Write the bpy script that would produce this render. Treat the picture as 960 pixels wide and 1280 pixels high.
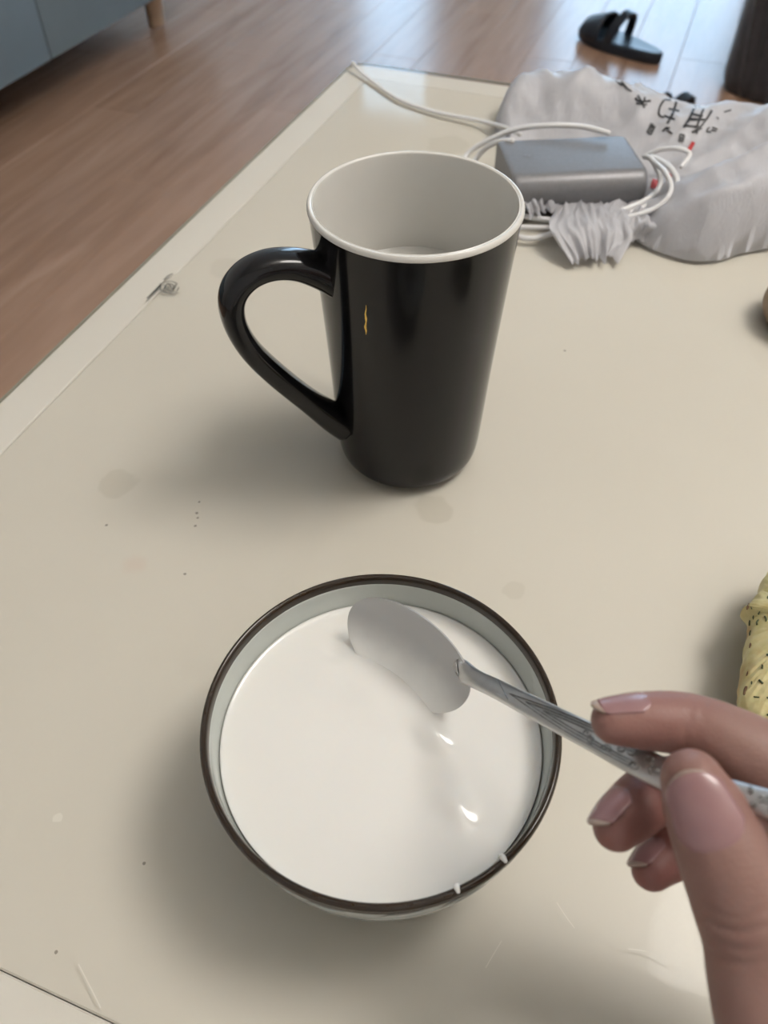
import bpy, bmesh, math, random
from mathutils import Vector, Matrix, noise
from mathutils.bvhtree import BVHTree

random.seed(7)
for o in list(bpy.data.objects):
    bpy.data.objects.remove(o, do_unlink=True)
SC = bpy.context.scene
COL = SC.collection

# ------------------------------------------------------------------ camera
TZ = 0.45                       # height of the table's upper surface
HC = 0.282                      # camera above the table
FPX = 1000.0                    # focal length in pixels of the 960x1280 frame
PITCH = math.radians(48.6)
YAW = math.radians(20.3)
CAM = Vector((0, 0, TZ + HC))
R_ = Vector((math.cos(YAW), math.sin(YAW), 0))
H_ = Vector((-math.sin(YAW), math.cos(YAW), 0))
F_ = H_ * math.cos(PITCH) - Vector((0, 0, 1)) * math.sin(PITCH)
U_ = R_.cross(F_)

cd = bpy.data.cameras.new('camera')
cam = bpy.data.objects.new('camera', cd)
COL.objects.link(cam)
cam.location = CAM
cam.matrix_world = Matrix.Translation(CAM) @ Matrix((R_, U_, -F_)).transposed().to_4x4()
cd.sensor_fit = 'VERTICAL'
cd.sensor_height = 48.0
cd.sensor_width = 36.0
cd.lens = FPX / 1280 * 48.0
cd.clip_start = 0.01
cd.dof.use_dof = True
cd.dof.focus_distance = 0.285
cd.dof.aperture_fstop = 20.0
SC.camera = cam

# ------------------------------------------------------------------ world and exposure
W = bpy.data.worlds.new('daylight')
SC.world = W
W.use_nodes = True
bgn = W.node_tree.nodes['Background']
bgn.inputs[0].default_value = (0.50, 0.74, 1.0, 1)
bgn.inputs[1].default_value = 6.5
SC.view_settings.view_transform = 'Standard'
SC.view_settings.look = 'None'
SC.view_settings.gamma = 1.0
SC.view_settings.use_curve_mapping = False
SC.view_settings.exposure = -0.17

LAMP_POWER = 22.5               # radiance of the ceiling lamp's diffuser
def ground(x, y):
    """camera-aligned ground offset (right, forward) -> world xy"""
    return R_ * x + H_ * y
LAMP = ground(0.88, 0.36)

# ------------------------------------------------------------------ helpers
def ray(px, py):
    return R_ * ((px - 480) / FPX) + U_ * ((640 - py) / FPX) + F_
def P(px, py, z=0.0):
    """world point seen at a pixel, z above the table top"""
    d = ray(px, py)
    return CAM + d * ((TZ + z - CAM.z) / d.z)
def PF(px, py, z=0.0):
    """the same above the floor"""
    return P(px, py, z - TZ)
def PD(px, py, dep):
    return CAM + ray(px, py) * dep
def PC(x, y, dep):
    """camera-aligned metres -> world"""
    return CAM + R_ * x + U_ * y + F_ * dep
def DC(x, y, d):
    return (R_ * x + U_ * y + F_ * d).normalized()

def cr(pts, n=8):
    """Catmull-Rom through points (tuples or Vectors of any length)"""
    pts = [tuple(p) for p in pts]
    k = len(pts)
    out = []
    for i in range(k - 1):
        p0 = pts[max(i - 1, 0)]; p1 = pts[i]; p2 = pts[i + 1]; p3 = pts[min(i + 2, k - 1)]
        for j in range(n):
            t = j / n
            out.append(tuple(0.5 * ((2 * b) + (-a + c) * t + (2 * a - 5 * b + 4 * c - d) * t * t + (-a + 3 * b - 3 * c + d) * t ** 3)
                             for a, b, c, d in zip(p0, p1, p2, p3)))
    out.append(pts[-1])
    return out

class MB:
    def __init__(s):
        s.v = []; s.f = []
    def add(s, v, f):
        o = len(s.v)
        s.v += [Vector(p) for p in v]
        s.f += [tuple(i + o for i in q) for q in f]
        return s
    def box(s, a, b):
        x0, y0, z0 = a; x1, y1, z1 = b
        return s.add([(x0,y0,z0),(x1,y0,z0),(x1,y1,z0),(x0,y1,z0),(x0,y0,z1),(x1,y0,z1),(x1,y1,z1),(x0,y1,z1)],
                     [(0,3,2,1),(4,5,6,7),(0,1,5,4),(1,2,6,5),(2,3,7,6),(3,0,4,7)])
    def lathe(s, prof, c, seg=96, close=False):
        c = Vector(c); n = len(prof); v = []; f = []
        for i in range(seg):
            a = 2 * math.pi * i / seg
            for r, z in prof:
                v.append(c + Vector((r * math.cos(a), r * math.sin(a), z)))
        m = n if close else n - 1
        for i in range(seg):
            j = (i + 1) % seg
            for k in range(m):
                k2 = (k + 1) % n
                f.append((i*n+k, j*n+k, j*n+k2, i*n+k2))
        return s.add(v, f)
    def loft(s, rings, cap=True, closed_ring=True):
        n = len(rings[0]); v = [p for r in rings for p in r]; f = []
        for i in range(len(rings) - 1):
            for k in range(n if closed_ring else n - 1):
                k2 = (k + 1) % n
                f.append((i*n+k, i*n+k2, (i+1)*n+k2, (i+1)*n+k))
        if cap and closed_ring:
            f.append(tuple(range(n))[::-1]); f.append(tuple((len(rings)-1)*n + k for k in range(n)))
        return s.add(v, f)
    def tube(s, pts, rad, seg=10, n=6, up=None, flat=1.0, roundcap=False):
        """pts with optional 4th value radius; flat squashes the section along 'up'"""
        q = [tuple(p)[:3] + ((p[3],) if len(p) > 3 else (rad,)) for p in pts]
        q = cr(q, n) if n > 1 else q
        P3 = [Vector(p[:3]) for p in q]; rr = [p[3] for p in q]
        T = []
        for i in range(len(P3)):
            T.append((P3[min(i+1, len(P3)-1)] - P3[max(i-1, 0)]).normalized())
        if roundcap:
            def ext(p, t, r, sgn):
                return [(p + t * (sgn * r * math.sin(a)), r * math.cos(a)) for a in (0.45, 0.85, 1.2, 1.45)]
            e0 = ext(P3[0], T[0], rr[0], -1)[::-1]; e1 = ext(P3[-1], T[-1], rr[-1], 1)
            P3 = [e[0] for e in e0] + P3 + [e[0] for e in e1]
            rr = [e[1] for e in e0] + rr + [e[1] for e in e1]
            T = [T[0]] * 4 + T + [T[-1]] * 4
        ref = Vector(up) if up is not None else (Vector((0,0,1)) if abs(T[0].z) < 0.9 else Vector((1,0,0)))
        rings = []
        for p, t, r in zip(P3, T, rr):
            b = t.cross(ref)
            if b.length < 1e-6: b = t.orthogonal()
            b.normalize(); nn = b.cross(t).normalized()
            if up is None: ref = nn
            rings.append([p + b * (r * math.cos(2*math.pi*k/seg)) + nn * (r * flat * math.sin(2*math.pi*k/seg)) for k in range(seg)])
        return s.loft(rings)

def bevel_mb(mb, w, seg=2, ang=0.6):
    bm = bmesh.new()
    vs = [bm.verts.new(p) for p in mb.v]
    for q in mb.f: bm.faces.new([vs[i] for i in q])
    bmesh.ops.recalc_face_normals(bm, faces=bm.faces)
    es = [e for e in bm.edges if len(e.link_faces) == 2 and e.calc_face_angle(0) > ang]
    bmesh.ops.bevel(bm, geom=es, offset=w, segments=seg, profile=0.5, affect='EDGES')
    r = MB(); bm.verts.index_update()
    r.v = [v.co.copy() for v in bm.verts]; r.f = [tuple(v.index for v in f.verts) for f in bm.faces]
    bm.free()
    return r

def props(o, label=None, cat=None, group=None, kind=None):
    if label: o['label'] = label
    if cat: o['category'] = cat
    if group: o['group'] = group
    if kind: o['kind'] = kind
    return o
WLOC = {}
def empty(name, loc, label=None, cat=None, group=None, kind=None):
    o = bpy.data.objects.new(name, None); COL.objects.link(o)
    o.empty_display_size = 0.02
    o.location = loc; WLOC[o] = Vector(loc)
    return props(o, label, cat, group, kind)
def build(name, mb, mat, parent=None, smooth=True, recalc=True, angle=None):
    """link one mesh object; vertices are given in world space"""
    xs = [v.x for v in mb.v]; ys = [v.y for v in mb.v]; zs = [v.z for v in mb.v]
    org = Vector(((min(xs)+max(xs))/2, (min(ys)+max(ys))/2, min(zs)))
    me = bpy.data.meshes.new(name)
    me.from_pydata([v - org for v in mb.v], [], mb.f)
    if recalc:
        bm = bmesh.new(); bm.from_mesh(me)
        bmesh.ops.recalc_face_normals(bm, faces=bm.faces); bm.to_mesh(me); bm.free()
    me.polygons.foreach_set('use_smooth', [smooth] * len(me.polygons))
    if smooth and angle:
        me.set_sharp_from_angle(angle=angle)
    if mat: me.materials.append(mat)
    o = bpy.data.objects.new(name, me); COL.objects.link(o)
    WLOC[o] = org
    if parent:
        o.parent = parent; o.location = org - WLOC[parent]
    else:
        o.location = org
    return o
def dup(o, loc, rz=None, parent=None):
    c = o.copy(); COL.objects.link(c)
    c.location = loc
    if rz is not None: c.rotation_euler = (0, 0, rz)
    c.parent = parent
    for ch in [q for q in bpy.data.objects if q.parent == o]:
        d = ch.copy(); COL.objects.link(d); d.parent = c
    return c

# ------------------------------------------------------------------ materials
class NT:
    def __init__(s, name):
        s.m = bpy.data.materials.new(name); s.m.use_nodes = True
        s.t = s.m.node_tree; s.n = s.t.nodes
        s.b = s.n['Principled BSDF']; s.out = s.n['Material Output']
    def new(s, typ, **kw):
        x = s.n.new(typ)
        for k, v in kw.items(): setattr(x, k, v)
        return x
    def link(s, a, b): s.t.links.new(a, b)
    def set(s, **kw):
        for k, v in kw.items():
            s.b.inputs[k.replace('_', ' ')].default_value = v
        return s
    def coord(s, world=False, scale=None):
        g = s.new('ShaderNodeNewGeometry').outputs['Position'] if world else s.new('ShaderNodeTexCoord').outputs['Object']
        if scale:
            mp = s.new('ShaderNodeMapping'); mp.inputs['Scale'].default_value = scale
            s.link(g, mp.inputs['Vector']); return mp.outputs[0]
        return g
    def noise(s, vec, scale, detail=4, rough=0.5, dist=0.0):
        x = s.new('ShaderNodeTexNoise'); x.inputs['Scale'].default_value = scale
        x.inputs['Detail'].default_value = detail; x.inputs['Roughness'].default_value = rough
        x.inputs['Distortion'].default_value = dist
        s.link(vec, x.inputs['Vector']); return x.outputs['Fac']
    def ramp(s, fac, stops):
        x = s.new('ShaderNodeValToRGB'); e = x.color_ramp.elements
        while len(e) < len(stops): e.new(0.5)
        for el, (p, c) in zip(e, stops):
            el.position = p; el.color = tuple(c) + (1,) if len(c) == 3 else c
        s.link(fac, x.inputs[0]); return x.outputs[0]
    def mix(s, fac, a, b, mode='MIX'):
        x = s.new('ShaderNodeMix', data_type='RGBA', blend_type=mode)
        for sock, val in ((x.inputs[0], fac), (x.inputs[6], a), (x.inputs[7], b)):
            if hasattr(val, 'is_linked'): s.link(val, sock)
            elif isinstance(val, (int, float)): sock.default_value = val
            else: sock.default_value = tuple(val) + (1,)
        return x.outputs[2]
    def mapr(s, v, a, b, c=0.0, d=1.0):
        x = s.new('ShaderNodeMapRange'); x.interpolation_type = 'SMOOTHSTEP'
        for i, q in enumerate((a, b, c, d)): x.inputs[i+1].default_value = q
        s.link(v, x.inputs[0]); return x.outputs[0]
    def math(s, op, a, b=None):
        x = s.new('ShaderNodeMath', operation=op)
        for sock, val in zip(x.inputs, (a, b)):
            if val is None: continue
            if hasattr(val, 'is_linked'): s.link(val, sock)
            else: sock.default_value = val
        return x.outputs[0]
    def bump(s, h, strength, dist):
        x = s.new('ShaderNodeBump'); x.inputs['Strength'].default_value = strength; x.inputs['Distance'].default_value = dist
        s.link(h, x.inputs['Height']); s.link(x.outputs[0], s.b.inputs['Normal'])
    def base(s, c): s.link(c, s.b.inputs['Base Color'])

def plain(name, col, rough=0.5, metal=0.0, var=0.08, scale=40, bump=0.0, spec=0.5, coat=0.0):
    n = NT(name); n.set(Roughness=rough, Metallic=metal, Specular_IOR_Level=spec, Coat_Weight=coat)
    f = n.noise(n.coord(), scale)
    n.base(n.ramp(f, [(0.25, [c * (1 - var) for c in col]), (0.75, [min(1, c * (1 + var)) for c in col])]))
    if bump: n.bump(f, 0.3, bump)
    return n.m

# floor planks
n = NT('plank_wood'); n.set(Roughness=0.27, Specular_IOR_Level=0.55)
v = n.coord(True, (9, 0.9, 1)); v2 = n.coord(True, (60, 3, 1))
g = n.noise(v, 3.0, 5, 0.55, 0.6); g2 = n.noise(v2, 2.0, 3)
oi = n.new('ShaderNodeObjectInfo').outputs['Random']
c1 = n.ramp(g, [(0.3, (0.27, 0.155, 0.095)), (0.55, (0.385, 0.235, 0.155)), (0.75, (0.47, 0.305, 0.215))])
c2 = n.mix(n.math('MULTIPLY', g2, 0.35), c1, (0.29, 0.165, 0.105))
c3 = n.mix(n.mapr(oi, 0, 1, 0.0, 0.35), c2, (0.46, 0.29, 0.20))
n.base(c3); n.bump(g2, 0.08, 0.001)
M_PLANK = n.m
M_JOINT = plain('plank_joint', (0.10, 0.06, 0.04), 0.6)
M_WALL = plain('wall_paint', (0.86, 0.84, 0.81), 0.8, var=0.03, scale=6)
M_CEIL = plain('ceiling_paint', (0.86, 0.84, 0.81), 0.85, var=0.02, scale=6)
M_WHITE = plain('white_paint', (0.72, 0.71, 0.69), 0.45, var=0.02)
M_BLUE = plain('cabinet_blue', (0.155, 0.205, 0.24), 0.55, var=0.04, scale=14)
M_LEG = plain('pale_wood', (0.55, 0.40, 0.28), 0.5, var=0.15, scale=30)
n = NT('window_glass')
tr = n.new('ShaderNodeBsdfTransparent'); gl = n.new('ShaderNodeBsdfGlossy'); gl.inputs['Roughness'].default_value = 0.02
mx = n.new('ShaderNodeMixShader'); mx.inputs[0].default_value = 0.06
n.link(tr.outputs[0], mx.inputs[1]); n.link(gl.outputs[0], mx.inputs[2]); n.link(mx.outputs[0], n.out.inputs[0])
M_PANE = n.m
n = NT('lamp_diffuser'); n.set(Emission_Strength=LAMP_POWER, Base_Color=(0.9, 0.9, 0.9, 1), Emission_Color=(1.0, 0.955, 0.895, 1))
M_LAMP = n.m

# ------------------------------------------------------------------ room shell
RX0, RX1, RY0, RY1, RZ = -1.92, 1.5, -1.1, 4.6, 2.6
fl = build('floor', MB().box((RX0-0.1, RY0-0.1, -0.06), (RX1+0.1, RY1+0.1, -0.009)), M_JOINT, smooth=False)
props(fl, 'reddish brown laminate plank floor around the table', kind='structure')
PWID, PLEN = 0.118, 1.05
pm = bevel_mb(MB().box((-PWID/2+0.0004, -PLEN/2+0.0004, 0), (PWID/2-0.0004, PLEN/2-0.0004, 0.008)), 0.0007, 1)
proto = None
nx = int((RX1-RX0)/PWID)+1; ny = int((RY1-RY0)/PLEN)+2
for i in range(nx):
    for j in range(ny):
        x = 0.058 - PWID*14.5 + i*PWID + PWID/2 - 0.06
        y = RY0 + (j-0.5)*PLEN + ((i*0.37) % 1.0)*PLEN
        if x > RX1 or y-PLEN/2 > RY1 or x < RX0: continue
        if proto is None:
            proto = build('plank', pm, M_PLANK, None, smooth=False); o = proto
        else:
            o = proto.copy(); COL.objects.link(o)
        o.parent = fl
        o.location = Vector((x, min(y, RY1+0.1-PLEN/2), -0.008)) - WLOC[fl]
ce = build('ceiling', MB().box((RX0-0.1, RY0-0.1, RZ), (RX1+0.1, RY1+0.1, RZ+0.1)), M_CEIL, smooth=False); props(ce, kind='structure')
w = build('wall_left', MB().box((RX0-0.1, RY0-0.1, 0), (RX0, RY1+0.1, RZ)), M_WALL, smooth=False); props(w, kind='structure')
w = build('wall_right', MB().box((RX1, RY0-0.1, 0), (RX1+0.1, RY1+0.1, RZ)), M_WALL, smooth=False); props(w, kind='structure')
w = build('wall_near', MB().box((RX0, RY0-0.1, 0), (RX1, RY0, RZ)), M_WALL, smooth=False); props(w, kind='structure')
# far wall with a tall narrow window and a balcony door
NW = (-1.88, -1.44, 0.28, 2.2)
BD = (-0.83, 0.14, 0.04, 2.25)
mb = MB()
mb.box((RX0, RY1, 0), (NW[0], RY1+0.1, RZ)); mb.box((NW[1], RY1, 0), (BD[0], RY1+0.1, RZ)); mb.box((BD[1], RY1, 0), (RX1, RY1+0.1, RZ))
mb.box((NW[0], RY1, NW[3]), (NW[1], RY1+0.1, RZ)); mb.box((NW[0], RY1, 0), (NW[1], RY1+0.1, NW[2]))
mb.box((BD[0], RY1, BD[3]), (BD[1], RY1+0.1, RZ)); mb.box((BD[0], RY1, 0), (BD[1], RY1+0.1, BD[2]))
w = build('wall_far', mb, M_WALL, smooth=False); props(w, kind='structure')
def glazed(name, rect, frame):
    x0, x1, z0, z1 = rect; y = RY1 + 0.05
    e = empty(name, ((x0+x1)/2, y, z0), kind='structure')
    m = MB(); f = frame
    m.box((x0, y-0.03, z0), (x0+f, y+0.03, z1)); m.box((x1-f, y-0.03, z0), (x1, y+0.03, z1))
    m.box((x0+f, y-0.03, z0), (x1-f, y+0.03, z0+f)); m.box((x0+f, y-0.03, z1-f), (x1-f, y+0.03, z1))
    build('frame', m, M_WHITE, e, smooth=False)
    build('pane', MB().box((x0+f, y-0.003, z0+f), (x1-f, y+0.003, z1-f)), M_PANE, e, smooth=False)
    return e
glazed('window_1', NW, 0.02)
glazed('door_1', BD, 0.035)
for nm, a, b in (('baseboard_left', (RX0, RY0, 0), (RX0+0.012, RY1, 0.08)), ('baseboard_right', (RX1-0.012, RY0, 0), (RX1, RY1, 0.08))):
    props(build(nm, MB().box(a, b), M_WHITE, smooth=False), kind='structure')

# ------------------------------------------------------------------ ceiling lamp
lc = Vector((LAMP.x, LAMP.y, RZ))
LD = 0.47                        # drop of the pendant below the ceiling
cl = empty('pendant_lamp', lc + Vector((0, 0, -LD-0.14)), 'round white pendant lamp with glowing diffuser above the table', 'lamp')
build('canopy', MB().lathe([(0.0, 0), (0.06, 0), (0.06, -0.015), (0.012, -0.03), (0.0, -0.03)], lc, 48), M_WHITE, cl, angle=0.6)
build('rod', MB().lathe([(0.0, -0.03), (0.008, -0.03), (0.008, -LD), (0.0, -LD)], lc, 20), M_WHITE, cl, angle=0.6)
build('diffuser', MB().lathe([(r, z-LD) for r, z in cr([(0.0, 0.0), (0.15, 0.0), (0.28, -0.015), (0.315, -0.055), (0.28, -0.10), (0.19, -0.13), (0.08, -0.139), (0.0, -0.14)], 5)], lc, 64), M_LAMP, cl)

# ------------------------------------------------------------------ cabinet
CX = -1.285; CZ = 0.10; CY0, CY1 = 0.25, 2.12
cab = empty('tv_cabinet', (CX-0.2, (CY0+CY1)/2, 0), 'low blue grey cabinet on round wooden legs at the upper left', 'cabinet')
build('body', bevel_mb(MB().box((RX0+0.02, CY0, CZ), (CX-0.018, CY1, 0.52)), 0.003), M_BLUE, cab, angle=0.5)
seam = PF(65, 75, CZ).y
ed = [CY0, seam-0.55, seam, seam+0.55, CY1]
ed = [e for e in ed if CY0 <= e <= CY1]
for a, b in zip(ed[:-1], ed[1:]):
    if b-a < 0.05: continue
    d = build('door', bevel_mb(MB().box((CX-0.018, a+0.002, CZ+0.001), (CX, b-0.002, 0.505)), 0.0015), M_BLUE, cab, angle=0.5)
lb = PF(196, 30, 0)
for x in (lb.x, RX0+0.08):
    for y in (lb.y, (CY0+lb.y)/2+0.06, CY0+0.12):
        build('leg', MB().lathe([(0, 0), (0.019, 0), (0.021, 0.003), (0.026, CZ), (0, CZ)], (x, y, 0), 28), M_LEG, cab, angle=0.7)

# ------------------------------------------------------------------ coffee table
TX0, TX1, TY0, TY1 = -0.3085, 0.86, -0.0135, 0.7475
BW = 0.0262; ST = 0.0018
TT = TZ - ST
n = NT('table_frame'); n.set(Roughness=0.42)
f = n.noise(n.coord(True), 9)
n.base(n.ramp(f, [(0.3, (0.66, 0.63, 0.585)), (0.7, (0.69, 0.66, 0.615))]))
M_TFRAME = n.m
n = NT('table_panel'); n.set(Roughness=0.45)
wc = n.coord(True)
f = n.noise(wc, 7, 3)
c = n.ramp(f, [(0.3, (0.605, 0.57, 0.51)), (0.7, (0.63, 0.595, 0.535))])
def spot(c, px, py, r, col, k, ring=False, soft=0.25, sx=1.0):
    p = P(px, py, -ST)
    mp = n.new('ShaderNodeVectorMath', operation='SUBTRACT'); n.link(wc, mp.inputs[0]); mp.inputs[1].default_value = p
    nz = n.new('ShaderNodeTexNoise'); nz.inputs['Scale'].default_value = 1.2/r; n.link(wc, nz.inputs['Vector'])
    ml = n.new('ShaderNodeVectorMath', operation='LENGTH'); n.link(mp.outputs[0], ml.inputs[0])
    d = n.math('ADD', ml.outputs['Value'], n.math('MULTIPLY', n.math('SUBTRACT', nz.outputs['Fac'], 0.5), r*0.7))
    a = n.mapr(d, r*(1-soft), r, k, 0.0)
    return n.mix(a, c, col)
DK = (0.45, 0.415, 0.345)
c = spot(c, 542, 636, 0.0105, DK, 0.38)
c = spot(c, 147, 604, 0.0105, DK, 0.30)
c = spot(c, 643, 737, 0.0055, DK, 0.25)
c = spot(c, 285, 335, 0.014, DK, 0.22)
c = spot(c, 560, 180, 0.018, DK, 0.3)
for (x, y, r) in ((249, 627, 0.0007), (246, 641, 0.0009), (247, 647, 0.0007), (244, 657, 0.0008), (231, 717, 0.0008), (133, 656, 0.0008), (70, 1190, 0.0007), (180, 1079, 0.0007), (706, 438, 0.0009)):
    c = spot(c, x, y, r, (0.12, 0.10, 0.08), 0.7)
c = spot(c, 168, 705, 0.0075, (0.60, 0.47, 0.40), 0.35, soft=0.8)
c = spot(c, 72, 1022, 0.0020, (0.75, 0.72, 0.66), 0.6)
n.base(c)
M_TPANEL = n.m
M_GROOVE = plain('groove_shadowgap', (0.36, 0.32, 0.26), 0.6)
tb = empty('coffee_table', ((TX0+TX1)/2, (TY0+TY1)/2, 0), 'cream coffee table with a paler raised border', 'table')
def frame_piece(quad):
    m = MB()
    lo = [Vector((x, y, TT-0.03)) for x, y in quad]; hi = [Vector((x, y, TT)) for x, y in quad]
    m.add(lo+hi, [(3,2,1,0), (4,5,6,7), (0,1,5,4), (1,2,6,5), (2,3,7,6), (3,0,4,7)])
    return bevel_mb(m, 0.0006, 1)
o_ = [(TX0, TY0), (TX1, TY0), (TX1, TY1), (TX0, TY1)]
i_ = [(TX0+BW, TY0+BW), (TX1-BW, TY0+BW), (TX1-BW, TY1-BW), (TX0+BW, TY1-BW)]
for k in range(4):
    k2 = (k+1) % 4
    build('border_board', frame_piece([o_[k], o_[k2], i_[k2], i_[k]]), M_TFRAME, tb, angle=0.5)
build('top_panel', bevel_mb(MB().box((TX0+BW+0.0003, TY0+BW+0.0003, TT-0.028), (TX1-BW-0.0003, TY1-BW-0.0003, TT-0.0002)), 0.0006, 1), M_TPANEL, tb, angle=0.5)
build('apron', MB().box((TX0+0.04, TY0+0.04, TT-0.09), (TX1-0.04, TY0+0.06, TT-0.03)).box((TX0+0.04, TY1-0.06, TT-0.09), (TX1-0.04, TY1-0.04, TT-0.03))
      .box((TX0+0.04, TY0+0.06, TT-0.09), (TX0+0.06, TY1-0.06, TT-0.03)).box((TX1-0.06, TY0+0.06, TT-0.09), (TX1-0.04, TY1-0.06, TT-0.03)), M_TFRAME, tb, smooth=False)
for x in (TX0+0.07, TX1-0.07):
    for y in (TY0+0.07, TY1-0.07):
        build('leg', bevel_mb(MB().box((x-0.025, y-0.025, 0), (x+0.025, y+0.025, TT-0.03)), 0.003), M_TFRAME, tb, angle=0.5)
# clear sheet on the table
n = NT('clear_sheet')
tr = n.new('ShaderNodeBsdfTransparent'); tr.inputs[0].default_value = (0.97, 0.97, 0.95, 1)
gl = n.new('ShaderNodeBsdfGlossy'); gl.inputs['Roughness'].default_value = 0.07
fr = n.new('ShaderNodeFresnel'); fr.inputs[0].default_value = 1.20
mx = n.new('ShaderNodeMixShader')
n.link(fr.outputs[0], mx.inputs[0]); n.link(tr.outputs[0], mx.inputs[1]); n.link(gl.outputs[0], mx.inputs[2]); n.link(mx.outputs[0], n.out.inputs[0])
M_SHEET = n.m
M_SHEETEDGE = plain('sheet_edge', (0.26, 0.25, 0.20), 0.3)
def rrect(x0, y0, x1, y1, r, z, n=8):
    out = []
    for cx, cy, a0 in ((x1-r, y1-r, 0), (x0+r, y1-r, 90), (x0+r, y0+r, 180), (x1-r, y0+r, 270)):
        for k in range(n+1):
            a = math.radians(a0 + 90*k/n); out.append(Vector((cx+r*math.cos(a), cy+r*math.sin(a), z)))
    return out
SX0, SX1, SY0, SY1 = TX0+0.001, TX1-0.001, TY0+0.001, TY1+0.002
sh = empty('clear_table_cover', ((SX0+SX1)/2, (SY0+SY1)/2, TT), 'clear glossy protective sheet covering the cream table top', 'table cover')
m = MB(); rr = rrect(SX0, SY0, SX1, SY1, 0.016, TZ); m.add(rr, [tuple(range(len(rr)))])
build('sheet', m, M_SHEET, sh, smooth=False, recalc=False)
e0 = rrect(SX0, SY0, SX1, SY1, 0.016, TZ); e1 = rrect(SX0, SY0, SX1, SY1, 0.016, TT+0.0002)
e2 = rrect(SX0+0.0006, SY0+0.0006, SX1-0.0006, SY1-0.0006, 0.0154, TT+0.0002); e3 = rrect(SX0+0.0006, SY0+0.0006, SX1-0.0006, SY1-0.0006, 0.0154, TZ-0.0001)
build('edge', MB().loft([e0, e1, e2, e3, e0], cap=False), M_SHEETEDGE, sh, smooth=False)
# printed emblem beside the border line
M_INK = plain('grey_ink', (0.19, 0.18, 0.155), 0.6, var=0.3, scale=300)
def flat_stroke(m, pts, wpx, z=0.0003, n=5):
    q = cr(pts, n) if n > 1 else pts
    W3 = [P(x, y, z) for x, y in q]
    half = wpx
    L = []; Rr = []
    for i, p in enumerate(W3):
        t = (W3[min(i+1, len(W3)-1)] - W3[max(i-1, 0)]).normalized()
        b = Vector((-t.y, t.x, 0)) * (half/2)
        L.append(p+b); Rr.append(p-b)
    k = len(W3)
    m.add(L+Rr, [(i, i+1, k+i+1, k+i) for i in range(k-1)])
m = MB()
cx, cy = 212, 359
for rad, ph in ((10, 0), (5.5, 1)):
    flat_stroke(m, [(cx + rad*1.15*math.cos(a*0.7+ph), cy + rad*0.75*math.sin(a*0.7+ph)) for a in range(9)], 0.0009)
flat_stroke(m, [(204, 362), (210, 354), (216, 362), (221, 354)], 0.0010)
flat_stroke(m, [(206, 357), (214, 365), (218, 357)], 0.0009)
flat_stroke(m, [(184, 373), (190, 367), (200, 357)], 0.0016)
flat_stroke(m, [(187, 369), (196, 362), (201, 354)], 0.0009)
flat_stroke(m, [(205, 350), (210, 345), (216, 342)], 0.0014)
build('printed_emblem', m, M_INK, sh, smooth=False, recalc=False)
# scratches on the sheet
M_SCR = plain('scratch', (0.70, 0.66, 0.59), 0.4)
for pts, wd in (([(607, 1210), (615, 1196), (627, 1176)], 0.0003), ([(696, 1128), (707, 1145), (718, 1160)], 0.00025), ([(785, 1186), (810, 1190), (835, 1203)], 0.00025),
               ([(98, 1205), (112, 1232), (126, 1260)], 0.0003)):
    m = MB(); flat_stroke(m, pts, wd); build('scratch', m, M_SCR, sh, smooth=False, recalc=False)

# ------------------------------------------------------------------ mug
MC = Vector((ground(0.0122, 0.2945).x, ground(0.0122, 0.2945).y, TZ))
n = NT('black_glaze'); n.set(Roughness=0.11, Specular_IOR_Level=0.36, Base_Color=(0.006, 0.006, 0.007, 1))
f = n.noise(n.coord(), 30); n.base(n.ramp(f, [(0.3, (0.005, 0.005, 0.006)), (0.7, (0.008, 0.008, 0.009))]))
M_BLACK = n.m
M_CREAM = plain('white_glaze', (0.62, 0.60, 0.555), 0.18, var=0.02)
n = NT('mug_water'); n.set(Roughness=0.03, Base_Color=(0.50, 0.49, 0.455, 1), Specular_IOR_Level=0.6)
f = n.noise(n.coord(), 60); n.base(n.ramp(f, [(0.3, (0.49, 0.48, 0.445)), (0.7, (0.52, 0.51, 0.475))]))
M_WATER = n.m
M_GOLD = plain('gold_print', (0.75, 0.50, 0.12), 0.3, metal=0.7, var=0.2, scale=300)
mug = empty('mug', MC, 'tall glossy black mug with white interior and handle to the left', 'mug')
op = cr([(0.0272, 0.0), (0.0300, 0.0002), (0.0330, 0.0028), (0.0345, 0.008), (0.0354, 0.022), (0.0370, 0.055), (0.0391, 0.09), (0.0411, 0.120), (0.0419, 0.1284)], 6)
build('body', MB().lathe([(0, 0.002), (0.026, 0.002)] + op + [(0.0405, 0.1284), (0.0396, 0.10), (0.0345, 0.03), (0.03, 0.004), (0, 0.0032)], MC, 128), M_BLACK, mug)
ip = cr([(0.0405, 0.1284), (0.0420, 0.1282), (0.04208, 0.1294), (0.0414, 0.1304), (0.0403, 0.1301), (0.0395, 0.1284), (0.0384, 0.11), (0.0355, 0.06), (0.0325, 0.02), (0.029, 0.010), (0.015, 0.008), (0.0, 0.008)], 6)
build('lining', MB().lathe(ip, MC, 128), M_CREAM, mug)
wz = 0.088; wr = 0.0375
water = props(build('drinking_water', MB().lathe([(0.0, wz), (0.02, wz), (wr-0.0016, wz), (wr-0.0006, wz+0.0003), (wr-0.0002, wz+0.0008), (wr-0.0006, wz-0.001), (0, wz-0.0012)], MC, 96), M_WATER),
              'still liquid lying low inside the black mug', 'water')
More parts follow.
